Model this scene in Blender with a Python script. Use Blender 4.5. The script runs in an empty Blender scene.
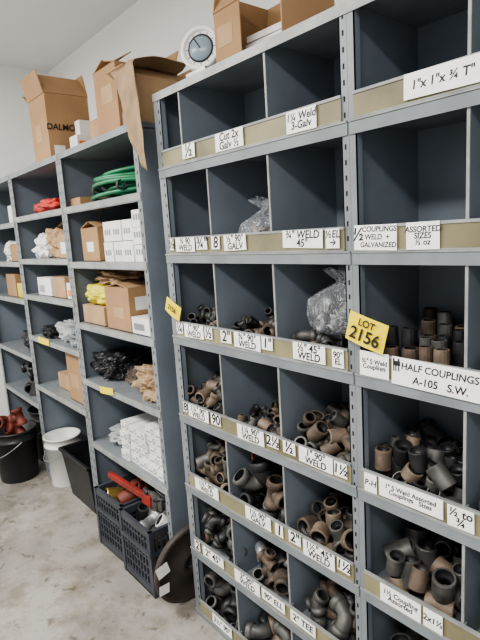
import bpy, math, random
from mathutils import Vector, Matrix, Euler, noise
random.seed(11)
D=1.078; CH=1.65
# ------------------------------------------------------------ materials
def mat(name,c1,c2=None,scale=8,rough=.6,metal=0,bump=0,detail=4,lo=.35,hi=.65,spec=.5):
    m=bpy.data.materials.new(name); m.use_nodes=True
    nt=m.node_tree; b=nt.nodes['Principled BSDF']
    b.inputs['Roughness'].default_value=rough; b.inputs['Metallic'].default_value=metal
    b.inputs['Specular IOR Level'].default_value=spec
    if c2 is None: c2=tuple(x*.85 for x in c1)
    tc=nt.nodes.new('ShaderNodeTexCoord'); n=nt.nodes.new('ShaderNodeTexNoise')
    n.inputs['Scale'].default_value=scale; n.inputs['Detail'].default_value=detail
    r=nt.nodes.new('ShaderNodeValToRGB')
    r.color_ramp.elements[0].position=lo; r.color_ramp.elements[1].position=hi
    r.color_ramp.elements[0].color=(*c2,1); r.color_ramp.elements[1].color=(*c1,1)
    nt.links.new(tc.outputs['Object'],n.inputs['Vector']); nt.links.new(n.outputs['Fac'],r.inputs['Fac'])
    nt.links.new(r.outputs['Color'],b.inputs['Base Color'])
    if bump:
        bp=nt.nodes.new('ShaderNodeBump'); bp.inputs['Strength'].default_value=bump; bp.inputs['Distance'].default_value=.01
        nt.links.new(n.outputs['Fac'],bp.inputs['Height']); nt.links.new(bp.outputs['Normal'],b.inputs['Normal'])
    return m
M={}
M['steel']=mat('painted_steel_blue_grey',(.185,.215,.25),(.145,.17,.2),5,.4,detail=8)
M['steel_l']=mat('painted_steel_light',(.215,.235,.25),(.165,.182,.196),9,.4,detail=8)
M['steel_e']=mat('steel_edge',(.30,.312,.31),(.2,.21,.21),14,.4,detail=8)
M['khaki']=mat('label_holder_khaki_glare',(.27,.245,.14),(.15,.135,.08),5,.3,detail=7)  # khaki strip, its glare painted in as pale and dark noise smears
M['hole_shade']=mat('slot_shade',(.01,.01,.012),None,5,.9)  # near-black colour painting the shade inside the slots
M['label']=mat('paper_label',(.88,.88,.86),(.8,.8,.77),20,.7)
M['ink']=mat('marker_ink',(.01,.01,.013),None,5,.6)
M['yellow']=mat('yellow_tag',(.85,.68,.03),(.8,.62,.02),5,.5)
M['card']=mat('cardboard',(.36,.22,.115),(.3,.18,.09),5,.85)
M['card2']=mat('cardboard_tan',(.43,.29,.165),(.34,.22,.125),7,.85)
M['kraft']=mat('kraft_paper',(.38,.26,.155),(.25,.17,.1),12,.8,bump=.4)
M['tape']=mat('packing_tape',(.5,.38,.24),None,4,.25)
M['white']=mat('white_card',(.75,.75,.73),(.64,.64,.63),8,.6)
M['greyw']=mat('grey_paper',(.4,.41,.41),(.25,.26,.27),9,.6)
M['whitep']=mat('white_plastic',(.75,.75,.72),None,4,.35)
M['black']=mat('black_plastic',(.02,.021,.024),(.012,.012,.014),6,.4)
M['crate']=mat('crate_grey_plastic',(.055,.06,.075),(.038,.042,.052),6,.45)
M['green']=mat('green_hose',(.02,.2,.09),(.015,.12,.05),9,.35)
M['red']=mat('red_paint',(.5,.045,.03),(.35,.03,.02),7,.5)
M['redw']=mat('worn_red_paint',(.3,.03,.022),(.13,.025,.02),14,.5)
M['redb']=mat('red_brown_paint',(.2,.04,.025),(.09,.025,.018),9,.6)
M['yelbag']=mat('yellow_bag',(.65,.58,.06),(.5,.43,.04),9,.5)
M['brass']=mat('brass',(.45,.32,.1),(.25,.18,.06),15,.35,metal=.7)
M['disc']=mat('rusty_black_disc',(.055,.042,.035),(.025,.02,.018),7,.6)
M['f_dark']=mat('black_iron',(.035,.035,.038),(.018,.018,.02),25,.45,metal=.3)
M['f_grey']=mat('grey_forged_steel',(.13,.128,.12),(.055,.054,.052),22,.5,metal=.3)
M['f_brown']=mat('oxidised_steel_brown',(.135,.098,.072),(.06,.048,.038),24,.65,metal=.2)
M['f_tan']=mat('oxidised_steel_tan',(.25,.19,.14),(.12,.09,.066),22,.65,metal=.2)
M['f_rust']=mat('rust_red',(.4,.09,.04),(.24,.06,.03),20,.7)
M['galv']=mat('galvanised',(.36,.37,.38),(.25,.26,.27),25,.4,metal=.5)
M['dial']=mat('dial_face',(.25,.32,.36),(.18,.24,.28),8,.3)
M['orange']=mat('orange_label',(.8,.25,.05),None,4,.6)
M['wall']=mat('white_painted_wall',(.84,.85,.82),(.81,.82,.795),2,.85)
M['ceil']=mat('ceiling_paint',(.84,.81,.8),(.81,.79,.78),2,.9)
def floormat():
    m=bpy.data.materials.new('worn_concrete'); m.use_nodes=True; nt=m.node_tree; b=nt.nodes['Principled BSDF']
    tc=nt.nodes.new('ShaderNodeTexCoord')
    def ns(s,d,lo,hi,a,c,dist=0,rg=.6):
        n=nt.nodes.new('ShaderNodeTexNoise'); n.inputs['Scale'].default_value=s; n.inputs['Detail'].default_value=d; n.inputs['Roughness'].default_value=rg; n.inputs['Distortion'].default_value=dist
        r=nt.nodes.new('ShaderNodeValToRGB'); r.color_ramp.elements[0].position=lo; r.color_ramp.elements[1].position=hi
        r.color_ramp.elements[0].color=(*a,1); r.color_ramp.elements[1].color=(*c,1)
        nt.links.new(tc.outputs['Object'],n.inputs['Vector']); nt.links.new(n.outputs['Fac'],r.inputs['Fac']); return n,r
    n1,r1=ns(2.0,8,.36,.62,(.22,.208,.188),(.35,.335,.305))
    n2,r2=ns(5,9,.38,.54,(.68,.64,.58),(1,1,1),0,.7)
    n3,r3=ns(70,4,.3,.55,(.88,.88,.87),(1,1,1))
    n4,r4=ns(14,6,.33,.40,(.52,.48,.42),(1,1,1))
    def mul(a,c):
        x=nt.nodes.new('ShaderNodeMixRGB'); x.blend_type='MULTIPLY'; x.inputs[0].default_value=1
        nt.links.new(a,x.inputs[1]); nt.links.new(c,x.inputs[2]); return x.outputs[0]
    nt.links.new(mul(mul(mul(r1.outputs[0],r2.outputs[0]),r3.outputs[0]),r4.outputs[0]),b.inputs['Base Color'])
    b.inputs['Roughness'].default_value=.65; b.inputs['Specular IOR Level'].default_value=.3
    return m
M['floor']=floormat()
def plastic():
    m=bpy.data.materials.new('clear_plastic_film'); m.use_nodes=True; nt=m.node_tree; b=nt.nodes['Principled BSDF']
    b.inputs['Base Color'].default_value=(.6,.63,.66,1); b.inputs['Roughness'].default_value=.08; b.inputs['Specular IOR Level'].default_value=.9
    tr=nt.nodes.new('ShaderNodeBsdfTransparent'); mx=nt.nodes.new('ShaderNodeMixShader')
    tc=nt.nodes.new('ShaderNodeTexCoord'); n=nt.nodes.new('ShaderNodeTexNoise'); n.inputs['Scale'].default_value=9; n.inputs['Detail'].default_value=3; n.inputs['Distortion'].default_value=2.2
    r=nt.nodes.new('ShaderNodeValToRGB'); e=r.color_ramp.elements
    e[0].position=.38; e[1].position=.62; e[0].color=(.16,.16,.16,1); e[1].color=(.16,.16,.16,1)
    for p,v in((.44,.2),(.455,.6),(.47,.16),(.53,.15),(.545,.55),(.56,.2)): q=e.new(p); q.color=(v,v,v,1)
    nt.links.new(tc.outputs['Object'],n.inputs['Vector']); nt.links.new(n.outputs['Fac'],r.inputs['Fac']); nt.links.new(r.outputs[0],mx.inputs[0])
    bp=nt.nodes.new('ShaderNodeBump'); bp.inputs['Strength'].default_value=.7; bp.inputs['Distance'].default_value=.02
    nt.links.new(n.outputs['Fac'],bp.inputs['Height']); nt.links.new(bp.outputs['Normal'],b.inputs['Normal'])
    nt.links.new(tr.outputs[0],mx.inputs[1]); nt.links.new(b.outputs[0],mx.inputs[2]); nt.links.new(mx.outputs[0],nt.nodes['Material Output'].inputs[0])
    return m
M['film']=plastic()
# ------------------------------------------------------------ mesh builder
class MB:
    def __init__(s): s.v=[]; s.f=[]; s.m=[]; s.sm=[]; s.mats=[]
    def mi(s,k):
        if k not in s.mats: s.mats.append(k)
        return s.mats.index(k)
    def add(s,vs,fs,k,smooth=False,T=None):
        o=len(s.v); 
        s.v+= [tuple(T@Vector(p)) for p in vs] if T is not None else [tuple(p) for p in vs]
        i=s.mi(k)
        for f in fs: s.f.append([o+j for j in f]); s.m.append(i); s.sm.append(smooth)
    def box(s,x0,x1,y0,y1,z0,z1,k,T=None):
        vs=[(x,y,z) for x in(x0,x1) for y in(y0,y1) for z in(z0,z1)]
        s.add(vs,[(0,1,3,2),(4,6,7,5),(0,4,5,1),(2,3,7,6),(0,2,6,4),(1,5,7,3)],k,False,T)
    def lathe(s,prof,k,n=20,T=None,smooth=True,closed=False):
        vs=[(r*math.cos(2*math.pi*i/n),r*math.sin(2*math.pi*i/n),z) for r,z in prof for i in range(n)]
        fs=[]; P=len(prof)
        for a in range(P if closed else P-1):
            b=(a+1)%P
            for i in range(n): fs.append((a*n+i,a*n+(i+1)%n,b*n+(i+1)%n,b*n+i))
        s.add(vs,fs,k,smooth,T)
    def sweep(s,pts,rad,k,n=10,T=None,cap=False):
        pts=[Vector(p) for p in pts]; vs=[];fs=[]
        up=None
        for i,p in enumerate(pts):
            t=(pts[min(i+1,len(pts)-1)]-pts[max(i-1,0)]).normalized()
            if up is None: up=t.orthogonal().normalized()
            up=(up-t*up.dot(t)).normalized(); w=t.cross(up)
            r=rad[i] if isinstance(rad,(list,tuple)) else rad
            for j in range(n):
                a=2*math.pi*j/n; vs.append(p+up*r*math.cos(a)+w*r*math.sin(a))
        for i in range(len(pts)-1):
            for j in range(n): fs.append((i*n+j,i*n+(j+1)%n,(i+1)*n+(j+1)%n,(i+1)*n+j))
        if cap: fs.append(tuple(range(n))[::-1]); fs.append(tuple(range((len(pts)-1)*n,len(pts)*n)))
        s.add(vs,fs,k,True,T)
    def merge(s,o,T,remap=None):
        off=len(s.v); s.v+=[tuple(T@Vector(p)) for p in o.v]
        for f,m,sm in zip(o.f,o.m,o.sm):
            k=o.mats[m]; k=(remap or {}).get(k,k)
            s.f.append([off+j for j in f]); s.m.append(s.mi(k)); s.sm.append(sm)
    def obj(s,name,bevel=0,parent=None):
        me=bpy.data.meshes.new(name)
        xs=[p[0] for p in s.v]; ys=[p[1] for p in s.v]; zs=[p[2] for p in s.v]
        c=Vector(((min(xs)+max(xs))/2,(min(ys)+max(ys))/2,min(zs)))
        me.from_pydata([tuple(Vector(p)-c) for p in s.v],[],s.f)
        for k in s.mats: me.materials.append(M[k])
        me.polygons.foreach_set('material_index',s.m); me.polygons.foreach_set('use_smooth',s.sm); me.update()
        ob=bpy.data.objects.new(name,me); ob.location=c; bpy.context.scene.collection.objects.link(ob)
        if bevel:
            b=ob.modifiers.new('bevel','BEVEL'); b.width=bevel; b.segments=2; b.limit_method='ANGLE'
        if parent: par(ob,parent)
        return ob
def par(ch,p):
    ch.parent=p; ch.matrix_parent_inverse=Matrix.Translation(-p.location)
def TR(x,y,z,rx=0,ry=0,rz=0,s=1):
    return Matrix.Translation((x,y,z))@Euler((rx,ry,rz)).to_matrix().to_4x4()@Matrix.Scale(s,4)
FRONT=(math.pi/2,0,0); SIDE=(math.pi/2,0,math.pi/2)
def text(s,loc,rot,w,h,parent,name='lettering',k='ink',bold=.02,roll=0):
    lines=s.split('\n'); mx=max(len(l) for l in lines)
    size=min(h*.95/len(lines)/.78, w/(.55*mx))
    c=bpy.data.curves.new(name,'FONT'); c.body=s; c.size=size; c.align_x='CENTER'; c.align_y='CENTER'
    c.space_line=.78; c.offset=size*bold; c.extrude=.0002; c.shear=.1
    c.materials.append(M[k]); o=bpy.data.objects.new(name,c)
    o.rotation_mode='XYZ'
    o.matrix_world=Matrix.Translation(loc)@Euler(rot).to_matrix().to_4x4()@Matrix.Rotation(roll,4,'Z')
    bpy.context.scene.collection.objects.link(o); par(o,parent); return o
# ------------------------------------------------------------ room
def room(name,b,k):
    m=MB(); m.box(*b,k); return m.obj(name)
room('floor',(-4.7,2.6,-2.6,1.9,-.1,0),'floor')
room('wall_back',(-4.7,2.6,1.79,1.9,0,3.1),'wall')
room('wall_left',(-4.7,-4.58,-2.6,1.79,0,3.1),'wall')
room('ceiling',(-4.7,2.6,-2.6,1.9,3.1,3.2),'ceil')
# ------------------------------------------------------------ bin shelving
F=D; BD=.305; TOP=CH+.531
rows=[-.322,0,.325,.655,.965,1.262,1.56]
ZT=[CH-h for h in rows]
def slots(m,x,y,z0,z1,step=.0381,w=.006,h=.013,dx=.014):
    z=z0
    while z<z1:
        for sx in ((-dx/2,dx/2) if dx else (0,)): m.box(x+sx-w/2,x+sx+w/2,y-.0006,y+.001,z,z+h,'hole_shade')  # thin dark blocks paint each slot's shade, the steel is not pierced
        z+=step
bays=[(-1.757,-.846),(-.846,.065)]
sh=MB()
for bi,(a,b) in enumerate(bays):
    for x in (a,b-.003):
        sh.box(x,x+.003,F+.001,F+BD,0,TOP,'steel')
    fl=.046 if bi==0 else .022
    fr=.024 if bi==0 else .046
    sh.box(a,a+fl,F-.002,F+.001,0,TOP,'steel_l'); sh.box(b-fr,b-.0008,F-.002,F+.001,0,TOP,'steel_l')
    sh.box(a+fl-.003,a+fl,F-.002,F+.02,0,TOP,'steel'); sh.box(b-fr,b-fr+.003,F-.002,F+.02,0,TOP,'steel')
    if bi==0: slots(sh,a+.032,F-.002,.05,TOP-.03,w=.005,dx=0)
    else: slots(sh,b-.024,F-.002,.05,TOP-.03,dx=0)
    if bi==0: slots(sh,b-.012,F-.002,.05,TOP-.03,w=.005,dx=0)
    z=.05
    while z<TOP-.03:
        for xx in((a+.0028,a+.0036),): sh.box(xx[0],xx[1],F+.03,F+.036,z,z+.013,'hole_shade')
        z+=.0381
    sh.box(a,b,F+BD,F+BD+.003,0,TOP,'steel')
    sh.box(a,b,F,F+BD,TOP-.004,TOP,'steel_l'); sh.box(a,b,F-.005,F-.002,TOP-.028,TOP,'steel_e')
    xa,xb=a+fl,b-fr
    sh.box(a,b,F,F+.003,0,.03,'steel_l')
    third=(b-a)/3
    for k,z in enumerate(ZT):
        sl=z-.064
        sh.box(a,b,F,F+BD,sl-.003,sl,'steel_l')
        sh.box(a+.003,b-.003,F-.006,F-.002,sl-.034,sl,'steel_l')
        sh.box(a+.003,b-.003,F-.009,F-.005,sl-.004,sl+.001,'steel_e')
        sh.box(xa-.004,xb+.004,F-.007,F-.003,sl,z-.006,'khaki')
        sh.box(xa-.004,xb+.004,F-.010,F-.002,z-.007,z,'steel_e')
        sh.box(xa-.004,xb+.004,F-.010,F-.006,sl+.001,sl+.004,'steel_e')
        top=(TOP-.004) if k==0 else ZT[k-1]-.067
        if bi==0 and k==0: dv=[-1.475*D,-1.06*D]
        else: dv=[a+third,a+2*third]
        for x in dv:
            sh.box(x-.0015,x+.0015,F+.002,F+BD,sl,top,'steel')
            sh.box(x-.004,x+.003,F+.000,F+.004,sl,top,'steel_e')
            sh.box(x-.006,x+.006,F+.001,F+.012,z-.02,z-.002,'steel_e')
unit=sh.obj('metal_bin_shelving')
def R(r): return -r*D
LB=[(0,1.46,1.39,'½'),(0,1.28,1.15,'Cut 2x\nGalv ½'),(0,.977,.875,'1¼ Weld\n3-Galv'),
(1,1.585,1.56,'½'),(1,1.545,1.43,'¾ 90\nWELD'),(1,1.42,1.36,'¾"'),(1,1.335,1.292,'8'),(1,1.27,1.165,'½" 90°\nGALV'),(1,1.01,.868,'¾" WELD\n45°'),(1,.858,.815,'½EL\n→'),
(2,1.585,1.545,'¼'),(2,1.535,1.417,'1" 90°\nWELD'),(2,1.41,1.367,'½'),(2,1.32,1.265,'2"'),(2,1.25,1.126,'¾" 90°\nWELD'),(2,1.12,1.073,'1"'),(2,.99,.873,'½" 45°\nWELD'),(2,.85,.812,'90°\nEL'),
(3,1.585,1.56,'8'),(3,1.55,1.425,'1¼" 90°\nWELD'),(3,1.41,1.355,'90'),(3,1.265,1.135,'1¼ 90°\nWELD'),(3,1.12,1.07,'2½'),(3,1.05,1.0,'½'),(3,.985,.86,'1" 90°\nWELD'),(3,.855,.812,'1½'),
(4,1.545,1.4,'1½" 90°\nWELD'),(4,1.25,1.125,'1½ 90°\nGALV'),(4,1.105,1.07,'1'),(4,1.045,.995,'2"'),(4,.985,.865,'1½" 45°\nWELD'),(4,.855,.812,'1½'),
(5,1.585,1.55,'2'),(5,1.53,1.4,'2" 45°'),(5,1.335,1.2,'2" 90°\nWELD'),(5,1.19,1.08,'90° ELL'),(5,1.055,.95,'2" TEE'),
(6,1.5,1.38,'2½" 90°'),(6,1.3,1.2,'3" 45°'),(6,1.15,1.05,'3"'),
(0,.635,.47,'1"x 1"x ¾ T"'),(1,.77,.655,''),(1,.632,.555,'ASSORTED\nSIZES\n½ oz'),
(2,.762,.68,'¾" S Weld\nCouplings'),(2,.672,.46,''),
(3,.757,.72,'P-H'),(3,.713,.545,'1" S Weld Assorted\nCouplings   Sizes'),(3,.535,.475,'½ to\n¾'),
(4,.715,.6,'1½ Coupling\nAssorted'),(4,.594,.545,'2x1½'),(5,.7,.55,'2 Couplings')]
lm=MB(); 
for row,ra,rb,s in LB:
    z=ZT[row]; x0,x1=R(ra),R(rb); big=(rb<.77)
    j=random.uniform(-.004,.004); zt=z-.004+j*.5; zb=z-.056+j
    if row==0 and big: zt=z-.002; zb=z-.056
    if row==0 and not big: zb-=.006
    if row==1 and big: zt=z; zb=z-.062
    if row==2 and rb==.46: zt=z+.0; zb=z-.07
    if row==2 and rb==.68: zt=z+.004; zb=z-.062
    if '\n' not in s and not big: zb+=.01
    ang=random.uniform(-.025,.025); cx,cz=(x0+x1)/2,(zt+zb)/2
    T=Matrix.Translation((cx,F-.0125,cz))@Matrix.Rotation(ang,4,'Y')
    lm.box(-(x1-x0)/2,(x1-x0)/2,0,.001,-(zt-zb)/2,(zt-zb)/2,'label',T)
    if row==2 and rb==.46:
        text('HALF COUPLINGS',(cx+.008,F-.0128,cz+.014),FRONT,(x1-x0)*.8,.034,unit,roll=-ang)
        text('A-105   S.W.',(cx+.012,F-.0128,cz-.017),FRONT,(x1-x0)*.76,.034,unit,roll=-ang)
    elif row==1 and rb==.655:
        text('½',(x0+.013,F-.0128,cz+.008),FRONT,.03,.036,unit,roll=-ang)
        text('COUPLINGS',(cx+.012,F-.0128,cz+.02),FRONT,.09,.022,unit,roll=-ang)
        text('WELD  +',(cx+.006,F-.0128,cz+.001),FRONT,.07,.022,unit,roll=-ang)
        text('GALVANIZED',(cx+.008,F-.0128,cz-.018),FRONT,.094,.021,unit,roll=-ang)
    elif s: text(s,(cx,F-.0128,cz),FRONT,(x1-x0)*.98,(zt-zb),unit,roll=-ang)
fx,fz=R(.672)+.014,ZT[2]-.014
for dx,dz,w,h in((0,0,.02,.012),(-.008,-.013,.003,.014),(-.002,-.013,.003,.014),(.006,-.013,.003,.014),(-.008,.009,.004,.006),(.006,.009,.004,.006)):
    lm.box(fx+dx-w/2,fx+dx+w/2,F-.0135,F-.012,fz+dz-h/2,fz+dz+h/2,'ink')
lo=lm.obj('paper_labels',parent=unit)
def tag(x,y,z,w,h,s,roll=0,rot=FRONT,parent=None,yaw=0):
    m=MB(); T=Matrix.Translation((x,y,z))@Euler((rot[0],rot[1],rot[2]+yaw)).to_matrix().to_4x4()@Matrix.Rotation(roll,4,'Z')
    vs=[];fs=[];n=8
    for i in range(n+1):
        u=i/n-.5; c=.006*math.sin(i/n*math.pi)
        vs+=[(u*w,-h/2,c),(u*w,h/2,c*.4)]
    for i in range(n): fs.append((2*i,2*i+2,2*i+3,2*i+1))
    m.add(vs,fs,'yellow',True,T)
    m.add([(p[0],p[1],p[2]-.0006) for p in vs],[f[::-1] for f in fs],'yellow',True,T)
    o=m.obj('yellow_lot_tag')
    if s:
        two='\n' in s
        for i,l in enumerate(s.split('\n')):
            c=bpy.data.curves.new('tag_lettering','FONT'); c.body=l; c.align_x='CENTER'; c.align_y='CENTER'; c.size=h*((.34 if i==0 else .6) if two else .5); c.offset=.0009 if i else .0005; c.extrude=.0002; c.shear=.1
            c.materials.append(M['ink']); t=bpy.data.objects.new('tag_lettering',c); t.matrix_world=T@Matrix.Translation((0,(h*.27 if i==0 else -h*.16) if two else 0,.0075))
            bpy.context.scene.collection.objects.link(t); par(t,o)
    return o
tag(R(.735),F-.022,CH-.268,.12,.078,'LOT\n2156',-.26)
tag(R(1.585),F-.022,CH-.275,.105,.058,'2156',-.4)
# ------------------------------------------------------------ pipe fittings
def coupling(L=1.2,wall=.24,n=16):
    m=MB(); r=.5; ri=r-wall*.5; h=L/2
    m.lathe([(ri,-h),(r-.03,-h),(r,-h+.04)],'A',n,smooth=False); m.lathe([(r,-h+.04),(r,h-.04)],'A',n,smooth=True); m.lathe([(r,h-.04),(r-.03,h),(ri,h)],'A',n,smooth=False)
    m.lathe([(ri,h),(ri-.01,h*.4),(ri-.06,h*.38),(ri-.06,-h*.38),(ri-.01,-h*.4),(ri,-h)],'B',n)
    return m
def elbow(ang=90,n=12):
    m=MB(); a=math.radians(ang); Rr=.62; pts=[];rad=[]
    pts+=[(-.42,0,0),(-.40,0,0),(-.08,0,0),(-.06,0,0)]; rad+=[.44,.48,.48,.40]
    for i in range(0,7):
        t=a*i/6; pts.append((Rr*math.sin(t),Rr*(1-math.cos(t)),0)); rad.append(.40)
    e=Vector(pts[-1]); d=Vector((math.cos(a),math.sin(a),0))
    for q,r in((.06,.40),(.08,.48),(.40,.48),(.42,.44)): pts.append(tuple(e+d*q)); rad.append(r)
    c=Vector((.35,.2,0)); pts=[tuple(Vector(p)-c) for p in pts]
    m.sweep(pts,rad,'A',n); m.sweep(pts,[.34]*len(pts),'B',n)
    for idx in(0,-1):
        p=Vector(pts[idx]); q=Vector(pts[1] if idx==0 else pts[-2]); t=(p-q).normalized()
        u=t.orthogonal().normalized(); w=t.cross(u); vs=[]
        for r in(.34,.44):
            for j in range(n):
                b=2*math.pi*j/n; vs.append(p+u*r*math.cos(b)+w*r*math.sin(b))
        m.add(vs,[(j,(j+1)%n,n+(j+1)%n,n+j) for j in range(n)],'A')
    return m
def tee():
    m=MB()
    m.lathe([(.32,-.75),(.44,-.75),(.46,-.72),(.46,-.45),(.38,-.42),(.38,.42),(.46,.45),(.46,.72),(.44,.75),(.32,.75)],'A',12)
    m.lathe([(.32,.75),(.32,-.75)],'B',12)
    T=Matrix.Rotation(math.pi/2,4,'Y')
    m.lathe([(.38,.2),(.38,.5),(.46,.53),(.46,.75),(.44,.78),(.32,.78),(.32,.3)],'A',12,T)
    m.lathe([(.31,.78),(.31,.3),(.01,.3)],'B',12,T)
    return m
KIND={'c':coupling(),'s':coupling(.7,.22),'l':coupling(1.9,.2),'e':elbow(90),'h':elbow(45),'t':tee()}
def pile(name,x0,x1,y0,y1,z0,kinds,size,n,mats,zmax=.2,bias=None,upright=False):
    m=MB(); pl=[]
    for i in range(n):
        k=random.choice(kinds); s=size*random.uniform(.8,1.15); r=s*{'c':.55,'s':.46,'l':.7,'e':.62,'h':.58,'t':.66}[k]
        best=None
        for tr in range(5):
            x=random.uniform(x0+r,x1-r) if x1-x0>2*r else (x0+x1)/2
            y=random.uniform(y0+r,y1-r)
            z=z0+r*.85
            for(px,py,pz,pr) in pl:
                dd=(px-x)**2+(py-y)**2; rr=(pr+r)*.84
                if dd<rr*rr: z=max(z,pz+math.sqrt(rr*rr-dd))
            if best is None or z<best[2]: best=(x,y,z)
        x,y,z=best
        if z>z0+zmax-r: continue
        pl.append((x,y,z,r))
        if (upright and random.random()<.6) or random.random()<.25: e=(random.uniform(-.4,.4),random.uniform(-.4,.4),random.uniform(0,6.3))
        else: e=tuple(random.uniform(0,6.28) for _ in range(3))
        m.merge(KIND[k],TR(x,y,z,*e,s),{'A':random.choice(mats),'B':'f_dark'})
    return m.obj(name)
T3=(bays[0][1]-bays[0][0])/3
def bin_(bay,col,row):
    a=bays[bay][0]; x0=a+col*T3; x1=x0+T3
    return x0+.012,x1-.012,F+.008,F+BD-.01,ZT[row]-.064
BR=['f_brown','f_brown','f_tan','f_grey','f_grey','f_dark']; DK=['f_dark','f_grey','f_grey']; GR=['f_grey','f_grey','f_grey','f_brown','f_tan','f_dark']; TN=['f_tan','f_brown','f_brown','f_tan','f_grey','f_grey']
P=[('pile_of_pipe_elbows',0,0,2,'eh',.036,70,GR+['f_tan','f_dark'],.12),('pile_of_pipe_elbows',0,1,2,'eh',.038,60,BR,.10),
('pile_of_pipe_elbows',0,2,2,'eh',.038,30,GR,.09),
('pile_of_pipe_couplings',0,0,3,'ec',.042,80,TN,.16),('pile_of_pipe_tees',0,1,3,'ehc',.036,60,BR+['f_tan'],.09),('pile_of_pipe_elbows',0,2,3,'ehec',.05,50,TN,.145),
('pile_of_pipe_fittings',0,0,4,'lce',.054,50,BR+['f_tan'],.18),('pile_of_pipe_elbows',0,1,4,'ete',.066,28,DK+['galv','f_dark','f_brown'],.19),('pile_of_pipe_couplings',0,2,4,'scs',.058,40,TN,.13),
('pile_of_pipe_elbows',0,0,5,'eh',.056,50,GR+['f_dark','f_dark'],.2),('pile_of_pipe_elbows',0,1,5,'teh',.06,38,DK+['f_brown','f_tan','galv'],.16),('pile_of_pipe_elbows',0,2,5,'he',.06,34,['f_grey','f_brown','f_tan','f_grey'],.15),
('pile_of_pipe_elbows',0,0,6,'ee',.07,26,DK+['f_dark'],.2),('pile_of_pipe_tees',0,1,6,'te',.07,26,['f_brown','f_dark','f_tan','f_grey'],.18),('pile_of_pipe_elbows',0,2,6,'e',.075,22,GR,.18),
('pile_of_pipe_couplings',1,0,3,'cs',.044,85,GR+['f_grey','f_dark'],.14),('pile_of_pipe_couplings',1,1,3,'cs',.05,55,GR,.15),('pile_of_pipe_couplings',1,2,3,'cs',.05,40,GR,.14),
('pile_of_pipe_couplings',1,0,4,'c',.058,44,GR+['f_grey'],.14),('pile_of_pipe_couplings',1,1,4,'c',.066,40,['f_grey','f_brown','f_grey'],.17),('pile_of_pipe_couplings',1,2,4,'c',.06,36,GR,.15),
('pile_of_pipe_couplings',1,0,5,'c',.07,28,GR,.15),('pile_of_pipe_couplings',1,1,5,'c',.07,28,GR,.15)]
for nm,b,c,r,kd,sz,n,mt,zm in P:
    x0,x1,y0,y1,z0=bin_(b,c,r)
    pile(nm,x0,x1,y0,y1,z0,list(kd),sz,n,mt,zm,upright=(b==1))
x0,x1,y0,y1,z0=bin_(0,1,4); m=MB()
m.merge(KIND['e'],TR(x0+.13,y0+.06,z0+.16,.2,1.35,.5,.085),{'A':'f_dark','B':'f_dark'})
m.merge(KIND['s'],TR(x0+.07,y0+.08,z0+.205,.9,.3,.5,.055),{'A':'f_rust','B':'f_rust'})
m.obj('black_reducing_elbow')
for col in(0,1,2):
    x0,x1,y0,y1,z0=bin_(1,col,2); m=MB()
    yy=y0+.03; ri=0
    while yy<y1-.02:
        xx=x0+.03+(.02 if ri%2 else 0)
        while xx<x1-.02:
            front=yy<y0+.07
            if not(col==0 and xx<x0+.05 and yy>y0+.08) and random.random()<.93:
                hgt=random.uniform(.072,.09) if front else random.choice([.085,.1,.12,.145]); w=random.uniform(.032,.042)
                k=random.choice(['f_tan','f_brown','f_grey']) if front else random.choice(['f_grey','f_brown','f_dark','f_grey','f_grey','f_dark'])
                ro=w/2; rn=ro*.72; T=TR(xx+random.uniform(-.004,.004),yy+random.uniform(-.004,.004),z0,random.uniform(-.05,.05),random.uniform(-.05,.05),0)
                m.lathe([(rn,0),(ro,0),(ro,hgt*.46),(ro*.93,hgt*.47),(ro*.93,hgt*.5),(ro,hgt*.51),(ro,hgt-.002),(ro-.002,hgt),(rn,hgt)],k,14,T,False)
                m.lathe([(rn,hgt),(rn,0)],'f_dark',14,T)
            xx+=.047
        yy+=.045; ri+=1
    m.obj('rows_of_half_couplings')
# ------------------------------------------------------------ crumpled shapes
def ico(sub):
    import bmesh
    bm=bmesh.new(); bmesh.ops.create_icosphere(bm,subdivisions=sub,radius=1)
    vs=[v.co.copy() for v in bm.verts]; fs=[[v.index for v in f.verts] for f in bm.faces]; bm.free(); return vs,fs
ICO=ico(5)
def crumple(name,x,y,z,sx,sy,sz,k,amp=.25,fr=2.2,seed=0,box=.5,smooth=False,rz=0):
    m=MB(); out=[]
    o=Vector((seed*7.3,seed*3.1,seed*1.7))
    for v in ICO[0]:
        p=v.copy(); mxc=max(abs(p.x),abs(p.y),abs(p.z)); q=p/mxc
        p=p.lerp(q,box*.8)
        n=noise.noise(p*fr+o)+.5*abs(noise.noise(p*fr*2.4+o))+.35*abs(noise.noise(p*fr*5+o))
        p=p*(1+amp*n)
        p=Vector((p.x*sx/2,p.y*sy/2,(max(p.z,-.95)+.95)*sz/2))
        out.append(p)
    m.add(out,ICO[1],k,smooth,TR(x,y,z,0,0,rz)); return m
def cr(name,*a,**kw):
    return crumple(name,*a,**kw).obj(name)
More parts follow.
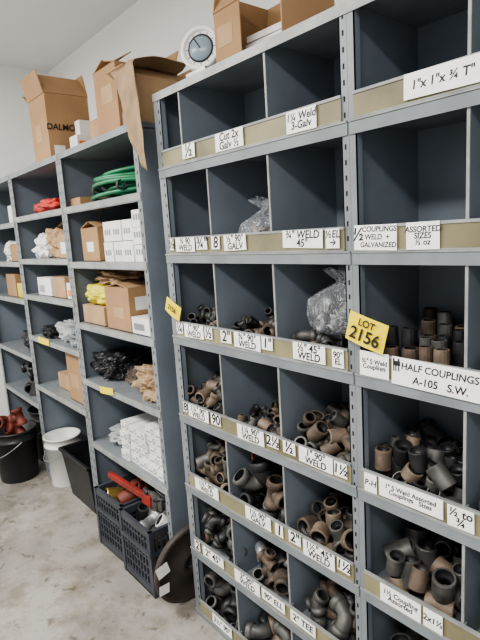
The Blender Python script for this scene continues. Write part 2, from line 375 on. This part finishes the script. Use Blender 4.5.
def bag(x,y,z,sx,sy,sz,seed,mats,inner=14,fs=.032,lean=0):
    m=MB(); nt_,na=26,64; vs=[]; f2=[]; o=Vector((seed*3.7,seed*1.9,seed))
    for i in range(nt_+1):
        t=i/nt_
        if t<.12: rr=.35+.6*(t/.12)**.6
        elif t<.55: rr=.95+.08*math.sin((t-.12)/.43*math.pi)
        elif t<.8: rr=.95-.70*((t-.55)/.25)**1.2
        else: rr=.25+.45*(t-.8)/.2
        for j in range(na):
            a=2*math.pi*j/na
            pl=(.03+.22*max(0,t-.4))*math.sin(a*7+3*t+seed)+.05*math.sin(a*13+seed*2-4*t)*(t+.1)
            n=.16*noise.noise(Vector((math.cos(a)*1.6,math.sin(a)*1.6,t*4))+o)
            r=rr*(1+n)+pl*rr
            if t<.02: r=.05
            vs.append((r*sx/2*math.cos(a)+lean*t*t,r*sy/2*math.sin(a),max(.001,sz*(t+.03*math.sin(a*5+seed)*t))))
    for i in range(nt_):
        for j in range(na): f2.append((i*na+j,i*na+(j+1)%na,(i+1)*na+(j+1)%na,(i+1)*na+j))
    m.add(vs,f2,'film',True,TR(x,y,z))
    for i in range(inner):
        a=random.uniform(0,6.28); q=random.uniform(0,.33)
        m.merge(KIND[random.choice('ech')],TR(x+q*sx*math.cos(a),y+q*sy*math.sin(a),z+.022+random.uniform(0,.3)*sz,*[random.uniform(0,6) for _ in range(3)],fs),{'A':random.choice(mats),'B':'f_dark'})
    return m.obj('plastic_bag_of_fittings')
x0,x1,y0,y1,z0=bin_(0,1,1); bag(x0+.155,y0+.1,z0+.002,.2,.17,.17,3,['f_brown','f_tan','f_tan'],16,lean=.03)
x0,x1,y0,y1,z0=bin_(0,2,2); bag(x0+.16,y0+.10,z0+.072,.22,.17,.2,5,['f_grey','galv','f_dark'],22,lean=.04)
# ------------------------------------------------------------ storage shelving (left)
LF=1.07; LD=.46; LTOP=CH+.465
px=[-1.892,-2.735,-3.595,-4.45]
lev=[[-.189,.096,.4255,.745,1.112],[-.19,.08,.314,.595,.944],[-.165,.10,.357,.762,1.10]]
for i in range(3):
    m=MB(); b,a=px[i],px[i+1]; a+=.002; b-=.002
    for x in(a,b-.002): m.box(x,x+.002,LF,LF+LD,0,LTOP,'steel')
    for(s0,s1) in((a,a+.034),(b-.034,b)):
        m.box(s0,s1,LF-.003,LF,0,LTOP,'steel_l'); m.box(s0,s1,LF+LD,LF+LD+.003,0,LTOP,'steel')
        slots(m,(s0+s1)/2,LF-.003,.06,LTOP-.02,.05,.006,.014,0)
    m.box(a,b,LF,LF+LD,LTOP-.025,LTOP-.021,'steel_l'); m.box(a+.002,b-.002,LF-.006,LF-.003,LTOP-.03,LTOP,'steel_l')
    for h in lev[i]:
        z=CH-h
        m.box(a+.003,b-.003,LF-.003,LF+LD,z-.004,z,'steel_l')
        m.box(a+.003,b-.003,LF-.008,LF-.003,z-.03,z,'steel_e')
        m.box(a+.003,b-.003,LF-.006,LF+.012,z-.034,z-.03,'steel_l')
    m.box(a,b,LF+LD,LF+LD+.002,0,LTOP,'steel') if i!=1 else m.box(a,b,LF+LD,LF+LD+.002,.3,LTOP,'steel')
    m.obj('metal_storage_shelving')
# ------------------------------------------------------------ boxes
def cbox(name,x0,x1,y0,y1,z0,z1,k='card',flaps=None,tape=True,labels=(),rz=0,extra=None,fscale=.95,cut=1):
    m=MB(); cx,cy=(x0+x1)/2,(y0+y1)/2; w,d,h=(x1-x0)/2,(y1-y0)/2,z1-z0; t=.004
    B=TR(cx,cy,z0,0,0,rz)
    m.box(-w,-w+2*w*cut,-d,-d+t,0,h,k,B); m.box(-w,w,d-t,d,0,h,k,B); m.box(-w,-w+t,-d+t,d-t,0,h,k,B); m.box(w-t,w,-d+t,d-t,0,h,k,B); m.box(-w,w,-d,d,0,t,k,B)
    if flaps is None:
        m.box(-w,w,-d,-.001,h,h+t,k,B); m.box(-w,w,.001,d,h,h+t,k,B)
        if tape:
            m.box(-w-.001,w+.001,-.025,.025,h+t,h+t+.001,'tape',B); m.box(w,w+.001,-.025,.025,h-.06,h+t,'tape',B); m.box(-w-.001,-w,-.025,.025,h-.06,h+t,'tape',B)
    else:
        fl=min(w,d)*fscale
        for s,an in flaps.items():
            an=math.radians(an)
            if s=='f': m.box(-w,w,0,fl,0,t,k,B@TR(0,-d,h,an,0,0))
            if s=='b': m.box(-w,w,-fl,0,0,t,k,B@TR(0,d,h,-an,0,0))
            if s=='l': m.box(0,fl,-d,d,0,t,k,B@TR(-w,0,h,0,-an,0))
            if s=='r': m.box(-fl,0,-d,d,0,t,k,B@TR(w,0,h,0,an,0))
    for face,u0,u1,v0,v1,lk in labels:
        if face=='f': m.box(-w+2*w*u0,-w+2*w*u1,-d-.001,-d,h*v0,h*v1,lk,B)
        if face=='r': m.box(w,w+.001,-d+2*d*u0,-d+2*d*u1,h*v0,h*v1,lk,B)
    if extra: extra(m,B,w,d,h)
    return m.obj(name)
ST=LTOP-.02
nb=cbox('open_cardboard_box',-3.12,-2.87,1.085,1.33,ST,ST+.36,'card',{'l':150,'f':105,'r':60,'b':80},labels=[('f',.25,.6,.35,.6,'card2'),('r',.1,.35,.1,.25,'white')])
text('DALMO',(-2.868,1.158,ST+.185),SIDE,.125,.045,nb,'box_lettering','ink',.02)
cbox('cardboard_box',-2.80,-2.62,1.3,1.5,ST,ST+.2,'card2',None,labels=[('r',.1,.5,.2,.7,'white')])
m=MB(); m.box(-2.80,-2.70,1.17,1.28,ST,ST+.12,'white'); m.box(-2.7,-2.699,1.18,1.26,ST+.02,ST+.09,'orange'); m.box(-2.78,-2.72,1.2,1.26,ST+.12,ST+.2,'whitep'); m.obj('white_carton')
cbox('cardboard_box',-2.27,-2.06,1.09,1.38,ST,ST+.29,'card',{'l':20,'f':30,'r':15,'b':110},labels=[('r',.05,.2,.1,.3,'white'),('f',.3,.8,.5,.75,'card2')])
cbox('cardboard_box',-2.045,-1.905,1.10,1.40,ST,ST+.20,'card2',{'l':110,'f':150,'r':35,'b':60},labels=[('f',.2,.5,.2,.5,'white')])
cbox('cardboard_box',-2.6,-2.33,1.2,1.48,ST,ST+.16,'card2',None)
m=MB(); vs=[];fs=[];nu,nv=14,26
for i in range(nu+1):
    for j in range(nv+1):
        u=i/nu; v=j/nv
        wv=.014*noise.noise(Vector((u*4,v*5,0)))+.006*math.sin(u*9+v*5)
        if v<.35: p=(-2.03+.19*u+wv*.3, 1.32-.26*v/.35, ST+.245+wv+.02*math.sin(v/.35*math.pi)-.02*v)
        else:
            q=(v-.35)/.65; wd=.19*(1-.65*q)
            p=(-2.03+.21*q**.7+wd*u+wv*.6, 1.06-.02*q-.010-abs(wv)-.012*math.sin(q*3), ST+.238-.44*q*(.8+.2*u))
        vs.append(p)
for i in range(nu):
    for j in range(nv): a=i*(nv+1)+j; fs.append((a,a+nv+1,a+nv+2,a+1))
m.add(vs,fs,'kraft',True); o=m.obj('draped_kraft_paper'); s=o.modifiers.new('s','SOLIDIFY'); s.thickness=.0015
def papers(m,B,w,d,h):
    for i in range(3): m.box(-w*.6+i*.008,w*.7+i*.008,-d*.4,d*.8,.01+i*.022,.028+i*.022,'white',B@TR(0,0,0,0,0,.03*i))
cbox('open_cardboard_box',R(1.275),R(1.0),F+.01,F+.24,TOP,TOP+.15,'card',{'l':75,'f':60,'b':85},labels=[('f',.05,.3,.3,.7,'card2')],extra=papers,fscale=.5,cut=.42)
g=MB(); T=TR(R(1.385),F+.05,TOP+.085,math.pi/2-.1,0,.55)
g.lathe([(0,-.03),(.07,-.03),(.072,-.025),(.072,.028),(.066,.032),(.058,.03),(.055,.022)],'whitep',32,T); g.lathe([(.055,.022),(.0001,.022)],'white',32,T)
g.lathe([(.046,.0225),(.046,.0235),(.03,.0235),(.03,.0225)],'black',32,T); g.lathe([(.04,.023),(.039,.026),(.0001,.026)],'dial',32,T)
for i in range(12):
    a=i*math.pi/6; g.box(.047,.053,-.001,.001,.0222,.0232,'ink',T@Matrix.Rotation(a,4,'Z'))
g.box(-.002,.002,0,.045,.026,.0275,'ink',T@Matrix.Rotation(.6,4,'Z'))
g.box(R(1.385)-.055,R(1.385)+.055,F+.01,F+.1,TOP,TOP+.018,'galv'); g.box(R(1.385)-.03,R(1.385)+.03,F+.035,F+.07,TOP+.018,TOP+.03,'galv')
g.obj('dial_gauge')
# ------------------------------------------------------------ contents bay A
def Z(h): return CH-h
z=Z(-.189)
m=MB(); pts=[]
for i in range(0,7*24+1):
    a=i/24*2*math.pi; k=i/24; r=.15+.03*math.sin(k*2.7)+.01*math.sin(a*3)
    pts.append((-2.32+r*1.55*math.cos(a)+.01*math.sin(k*5),1.27+r*math.sin(a),z+.022+k*.0165+.012*math.sin(a+k)))
m.sweep(pts,.0105,'green',8,cap=True)
for cx in(-2.42,-2.16): m.lathe([(.02,-.01),(.024,-.01),(.024,.01),(.02,.01)],'black',12,TR(cx,1.12,z+.06,0,1.5,0),closed=True)
m.lathe([(.0001,-.04),(.012,-.04),(.012,.03),(.009,.03),(.009,.045),(.0001,.045)],'brass',12,TR(pts[-1][0],pts[-1][1],pts[-1][2],1.5,0,0))
m.obj('coiled_green_hose')
cbox('flattened_cardboard',-2.72,-2.585,1.1,1.4,z,z+.04,'card',None)
z=Z(.096)
cbox('cardboard_box',-2.62,-2.42,1.1,1.38,z,z+.165,'card',{'l':20,'r':20,'f':10,'b':10},labels=[('f',.3,.7,.3,.6,'white')])
m=MB()
for i in range(4):
    for j in range(2 if i<3 else 3):
        x=-2.34+i*.098; dz=j*(.095 if i<3 else .075); m.box(x,x+.094,1.09+.004*((i+j)%2),1.38,z+dz,z+dz+(.092 if i<3 else .073),'white')
        for q in range(3): m.box(x+.015+q*.022,x+.028+q*.022,1.0885+.004*((i+j)%2),1.0905+.004*((i+j)%2),z+dz+.03,z+dz+.055,'steel_l')
m.obj('stack_of_white_boxes',.002)
z=Z(.4255)
cbox('cardboard_box',-2.68,-2.42,1.09,1.35,z,z+.095,'card2',None)
cr('yellow_plastic_sack',-2.55,1.2,z+.10,.28,.2,.11,'yelbag',amp=.3,seed=2,smooth=True)
cr('crumpled_kraft_paper',-2.44,1.27,z+.212,.3,.26,.06,'kraft',amp=.5,seed=3)
cbox('cardboard_box',-2.375,-2.13,1.085,1.4,z,z+.205,'card',{'l':8,'r':10,'f':4,'b':14},labels=[('f',.3,.75,.3,.55,'card2'),('r',.1,.3,.5,.8,'white')])
cbox('white_carton',-2.12,-1.93,1.085,1.38,z,z+.075,'white',None,False,labels=[('f',.1,.6,.3,.7,'steel_l')])
z=Z(.745)
cr('crumpled_kraft_bag',-2.08,1.22,z,.28,.24,.15,'kraft',amp=.4,seed=6)
cr('folded_paper_bag',-2.34,1.3,z,.2,.24,.08,'f_brown',amp=.4,seed=8)
cr('crumpled_grey_sack',-2.6,1.25,z,.24,.24,.14,'f_dark',amp=.4,seed=31)
tag(-2.42,LF-.013,z-.008,.16,.035,'',.12)
z=Z(1.112)
m=MB()
for i in range(5):
    nz=[4,4,4,5,5][i]
    for j in range(nz):
        x=-2.38+i*.091+random.uniform(-.004,.004); dy=random.uniform(0,.02); zz=z+j*.05
        m.box(x,x+.084,1.085+dy,1.3,zz+.001,zz+.047,'white')
        m.box(x+.008,x+.04,1.0842+dy,1.0852+dy,zz+.014,zz+.02,'steel'); m.lathe([(.014,0),(.009,0)],'steel',14,TR(x+.062,1.0842+dy,zz+.025,math.pi/2,0,0))
        m.lathe([(.014,0),(.009,0)],'steel',14,TR(x+.0845,1.15+dy,zz+.025,0,math.pi/2,0))
        m.box(x+.084,x+.0845,1.19+dy,1.28,zz+.014,zz+.02,'steel')
m.obj('stack_of_small_white_boxes',.002)
cr('crumpled_paper',-2.56,1.25,z,.2,.22,.08,'greyw',amp=.4,seed=11)
# crates on the floor
def crate(x0,y0,w,d,h,name='plastic_milk_crate',rz=0):
    m=MB(); T=TR(x0+w/2,y0+d/2,0,0,0,rz); t=.01
    def wall(L,Tt):
        m.box(-L/2,L/2,0,t*1.6,h-.035,h,'crate',Tt); m.box(-L/2,L/2,0,t*1.3,0,.04,'crate',Tt); m.box(-L/2,L/2,-.006,t,h*.62,h*.62+.02,'crate',Tt)
        n=int(L/.03)
        for i in range(n+1):
            xx=-L/2+(L-.008)*i/n; m.box(xx,xx+.008,0.001,t,.0,h-.01,'crate',Tt)
        for q in range(1,7): m.box(-L/2,L/2,.002,t-.002,h*q/7.5,h*q/7.5+.007,'crate',Tt)
        m.box(-L/2-.002,-L/2+.02,-.003,.012,0,h,'crate',Tt); m.box(L/2-.02,L/2+.002,-.003,.012,0,h,'crate',Tt)
    wall(w,T@TR(0,-d/2,0)); wall(w,T@TR(0,d/2,0,0,0,math.pi)); wall(d,T@TR(-w/2,0,0,0,0,-math.pi/2)); wall(d,T@TR(w/2,0,0,0,0,math.pi/2))
    m.box(-w/2,w/2,-d/2,d/2,0,.008,'crate',T)
    return m.obj(name)
crate(-2.585,1.0,.3,.36,.33,rz=.03); crate(-2.262,.985,.3,.36,.33)
pile('pile_of_scrap_fittings',-2.56,-2.31,1.03,1.33,.02,['e','l','t','c'],.08,34,['f_dark','f_brown','f_grey','brass','redb'],.36)
pile('pile_of_scrap_fittings',-2.24,-1.98,1.01,1.31,.02,['e','l','t','c'],.08,34,['f_dark','f_grey','galv','f_dark','f_brown','white'],.36)
w=MB(); T=TR(-2.22,1.08,.4,0,.08,.12)
w.box(-.26,.06,-.011,.011,-.016,.016,'redw',T); w.box(.05,.12,-.018,.018,-.028,.028,'redw',T); w.box(.11,.16,-.01,.01,-.03,.05,'f_grey',T); w.box(.05,.2,-.008,.008,.03,.048,'f_grey',T); w.box(.17,.2,-.012,.012,-.02,.048,'f_grey',T)
w.lathe([(.0001,-.01),(.018,-.01),(.018,.01),(.0001,.01)],'f_dark',14,T@TR(.08,0,.032,0,1.57,0))
w.obj('pipe_wrench',.002)
m=MB(); pts=[(-2.09+.08*math.cos(t*.5)+.003*t,1.16+.07*math.sin(t*.5),.37+.004*t+.02*math.sin(t*.7)) for t in range(0,30)]
m.sweep(pts,.009,'black',8,cap=True); m.lathe([(.0001,0),(.02,0),(.02,.03),(.012,.035),(.012,.06),(.0001,.06)],'brass',14,TR(*pts[-1],.3,.3,0)); m.obj('rubber_hose')
# disc leaning in the gap
m=MB(); T=TR(-1.826,1.115,.195,0,math.pi/2+.12,0)
m.lathe([(.03,-.012),(.06,-.012),(.065,-.006),(.17,-.006),(.175,-.014),(.19,-.014),(.193,-.01),(.193,.01),(.19,.014),(.175,.014),(.17,.006),(.065,.006),(.06,.012),(.03,.012)],'disc',40,T,closed=True)
m.box(-.12,-.06,-.17,-.11,.0145,.0155,'white',T@Matrix.Rotation(.3,4,'Z')); m.box(.03,.08,-.18,-.13,.0145,.0155,'white',T)
m.obj('steel_flange_disc')
# ------------------------------------------------------------ contents bay B
z=Z(-.19); cr('red_tool_bag',-3.15,1.2,z,.42,.2,.08,'red',amp=.25,seed=14,smooth=True)
z=Z(.08); cr('crumpled_paper_bag',-3.35,1.22,z,.22,.2,.15,'white',amp=.4,seed=15); cr('crumpled_kraft_bag',-3.12,1.24,z,.24,.22,.19,'card2',amp=.35,seed=16); cbox('cardboard_box',-2.96,-2.8,1.1,1.3,z,z+.13,'card2',None,labels=[('f',.2,.7,.2,.7,'white')])
z=Z(.314); cbox('cardboard_box',-3.12,-2.93,1.1,1.35,z,z+.12,'card2',None); cbox('white_carton',-3.4,-3.16,1.1,1.35,z,z+.11,'white',None,False,labels=[('f',.1,.5,.2,.6,'greyw')]); cbox('cardboard_box',-2.91,-2.78,1.1,1.3,z,z+.09,'white',None,False,labels=[('f',.1,.8,.2,.6,'orange')])
z=Z(.595); cr('crumpled_grey_sack',-3.05,1.22,z,.3,.22,.13,'greyw',amp=.4,seed=19); cr('crumpled_grey_sack',-2.87,1.2,z,.2,.2,.11,'steel_l',amp=.4,seed=20); cr('crumpled_grey_sack',-3.35,1.2,z,.22,.2,.07,'f_dark',amp=.4,seed=21)
tag(-3.3,LF-.013,z-.006,.2,.04,'',.0)
z=Z(.944); cbox('cardboard_box',-3.06,-2.80,1.1,1.42,z,z+.29,'card',None,labels=[('f',.2,.6,.3,.6,'card2'),('r',.1,.3,.1,.3,'white')]); cbox('cardboard_box',-3.38,-3.12,1.15,1.4,z,z+.1,'card2',None)
def bucket(name,x,y,r,h,k,stuff=None):
    m=MB(); T=TR(x,y,0)
    m.lathe([(.0001,0),(r*.84,0),(r*.86,.006),(r*.97,h*.8),(r*1.03,h*.8),(r*1.03,h*.83),(r*.98,h*.84),(r,h-.01),(r*1.05,h-.01),(r*1.05,h),(r*.96,h),(r*.83,.02),(.0001,.02)],k,32,T)
    pts=[(r*1.05*math.cos(a),-r*.25*math.sin(a)-.0,h*.82-r*.75*math.sin(a)) for a in [i*math.pi/16 for i in range(17)]]
    pts=[(p[0],p[1]-r*.9*math.sin(i*math.pi/16),p[2]) for i,p in enumerate(pts)]
    m.sweep(pts,.003,'galv',6,T)
    return m.obj(name)
bucket('white_plastic_bucket',-3.455,1.15,.12,.35,'whitep')
bucket('black_plastic_bucket',-3.80,.93,.15,.37,'black')
pile('pile_of_red_fittings',-3.90,-3.70,.83,1.03,.03,['e','t'],.095,20,['redb','redb','redb','f_rust'],.48)
bucket('black_plastic_bucket',-3.99,1.25,.15,.4,'black')
m=MB(); T=TR(-3.06,1.28,0)
w0,d0,hh=.22,.21,.33
def ring(s,z): return [(sx*w0*s,sy*d0*s,z) for sx,sy in((-1,-1),(1,-1),(1,1),(-1,1))]
vs=ring(.85,0)+ring(1,hh)+ring(1.06,hh)+ring(1.06,hh-.02)+ring(.96,hh)+ring(.82,.01)
q=[(0,1),(1,3),(3,2),(2,4),(4,5)]
fs=[(a*4+i,a*4+(i+1)%4,b*4+(i+1)%4,b*4+i) for a,b in q for i in range(4)]+[(3,2,1,0),(20,21,22,23)]
m.add(vs,fs,'black',False,T); m.obj('black_plastic_tub',.004)
# contents bay C
pile('pile_of_black_fittings',-4.1,-3.64,1.09,1.4,Z(1.10),['e','t','l'],.085,70,['f_dark','f_dark','f_grey'],.29)
z=Z(.762); cr('crumpled_grey_sack',-3.8,1.22,z,.3,.22,.16,'f_dark',amp=.4,seed=25)
z=Z(.357); cbox('cardboard_box',-3.85,-3.65,1.1,1.35,z,z+.1,'yelbag',None,False); cbox('cardboard_box',-4.1,-3.88,1.1,1.35,z,z+.16,'card',None)
z=Z(.10); cbox('cardboard_box',-3.9,-3.66,1.1,1.35,z,z+.12,'card',None); cr('crumpled_paper_bag',-4.05,1.22,z,.2,.2,.15,'white',amp=.3,seed=28)
z=Z(-.165); cbox('white_carton',-3.9,-3.66,1.12,1.35,z,z+.12,'white',None,False)
# ------------------------------------------------------------ lights
def area(name,loc,sx,sy,e,rot=(0,0,0),col=(1,.975,.93)):
    l=bpy.data.lights.new(name,'AREA'); l.shape='RECTANGLE'; l.size=sx; l.size_y=sy; l.energy=e; l.color=col
    o=bpy.data.objects.new(name,l); o.location=loc; o.rotation_euler=rot; bpy.context.scene.collection.objects.link(o)
area('ceiling_light_near',(-.2,-.9,3.02),2.4,.4,120)
area('ceiling_light_far',(-3.1,-.6,3.02),2.0,.4,115)
w=bpy.data.worlds.new('world'); bpy.context.scene.world=w; w.use_nodes=True
w.node_tree.nodes['Background'].inputs[0].default_value=(1,.99,.97,1); w.node_tree.nodes['Background'].inputs[1].default_value=1.05
try: bpy.context.scene.view_settings.look='AgX - Medium High Contrast'
except Exception as e: print(e)
# ------------------------------------------------------------ camera
c=bpy.data.cameras.new('camera'); c.sensor_fit='VERTICAL'; c.sensor_height=36; c.lens=28.86; c.clip_start=.02
co=bpy.data.objects.new('camera',c); bpy.context.scene.collection.objects.link(co)
f=Vector((-.7648,.6223,-.1666)).normalized(); up=Vector((-.0894,.1535,.984)); r=f.cross(up).normalized(); up=r.cross(f)
co.matrix_world=Matrix(((r.x,up.x,-f.x,0),(r.y,up.y,-f.y,0),(r.z,up.z,-f.z,CH),(0,0,0,1)))
bpy.context.scene.camera=co
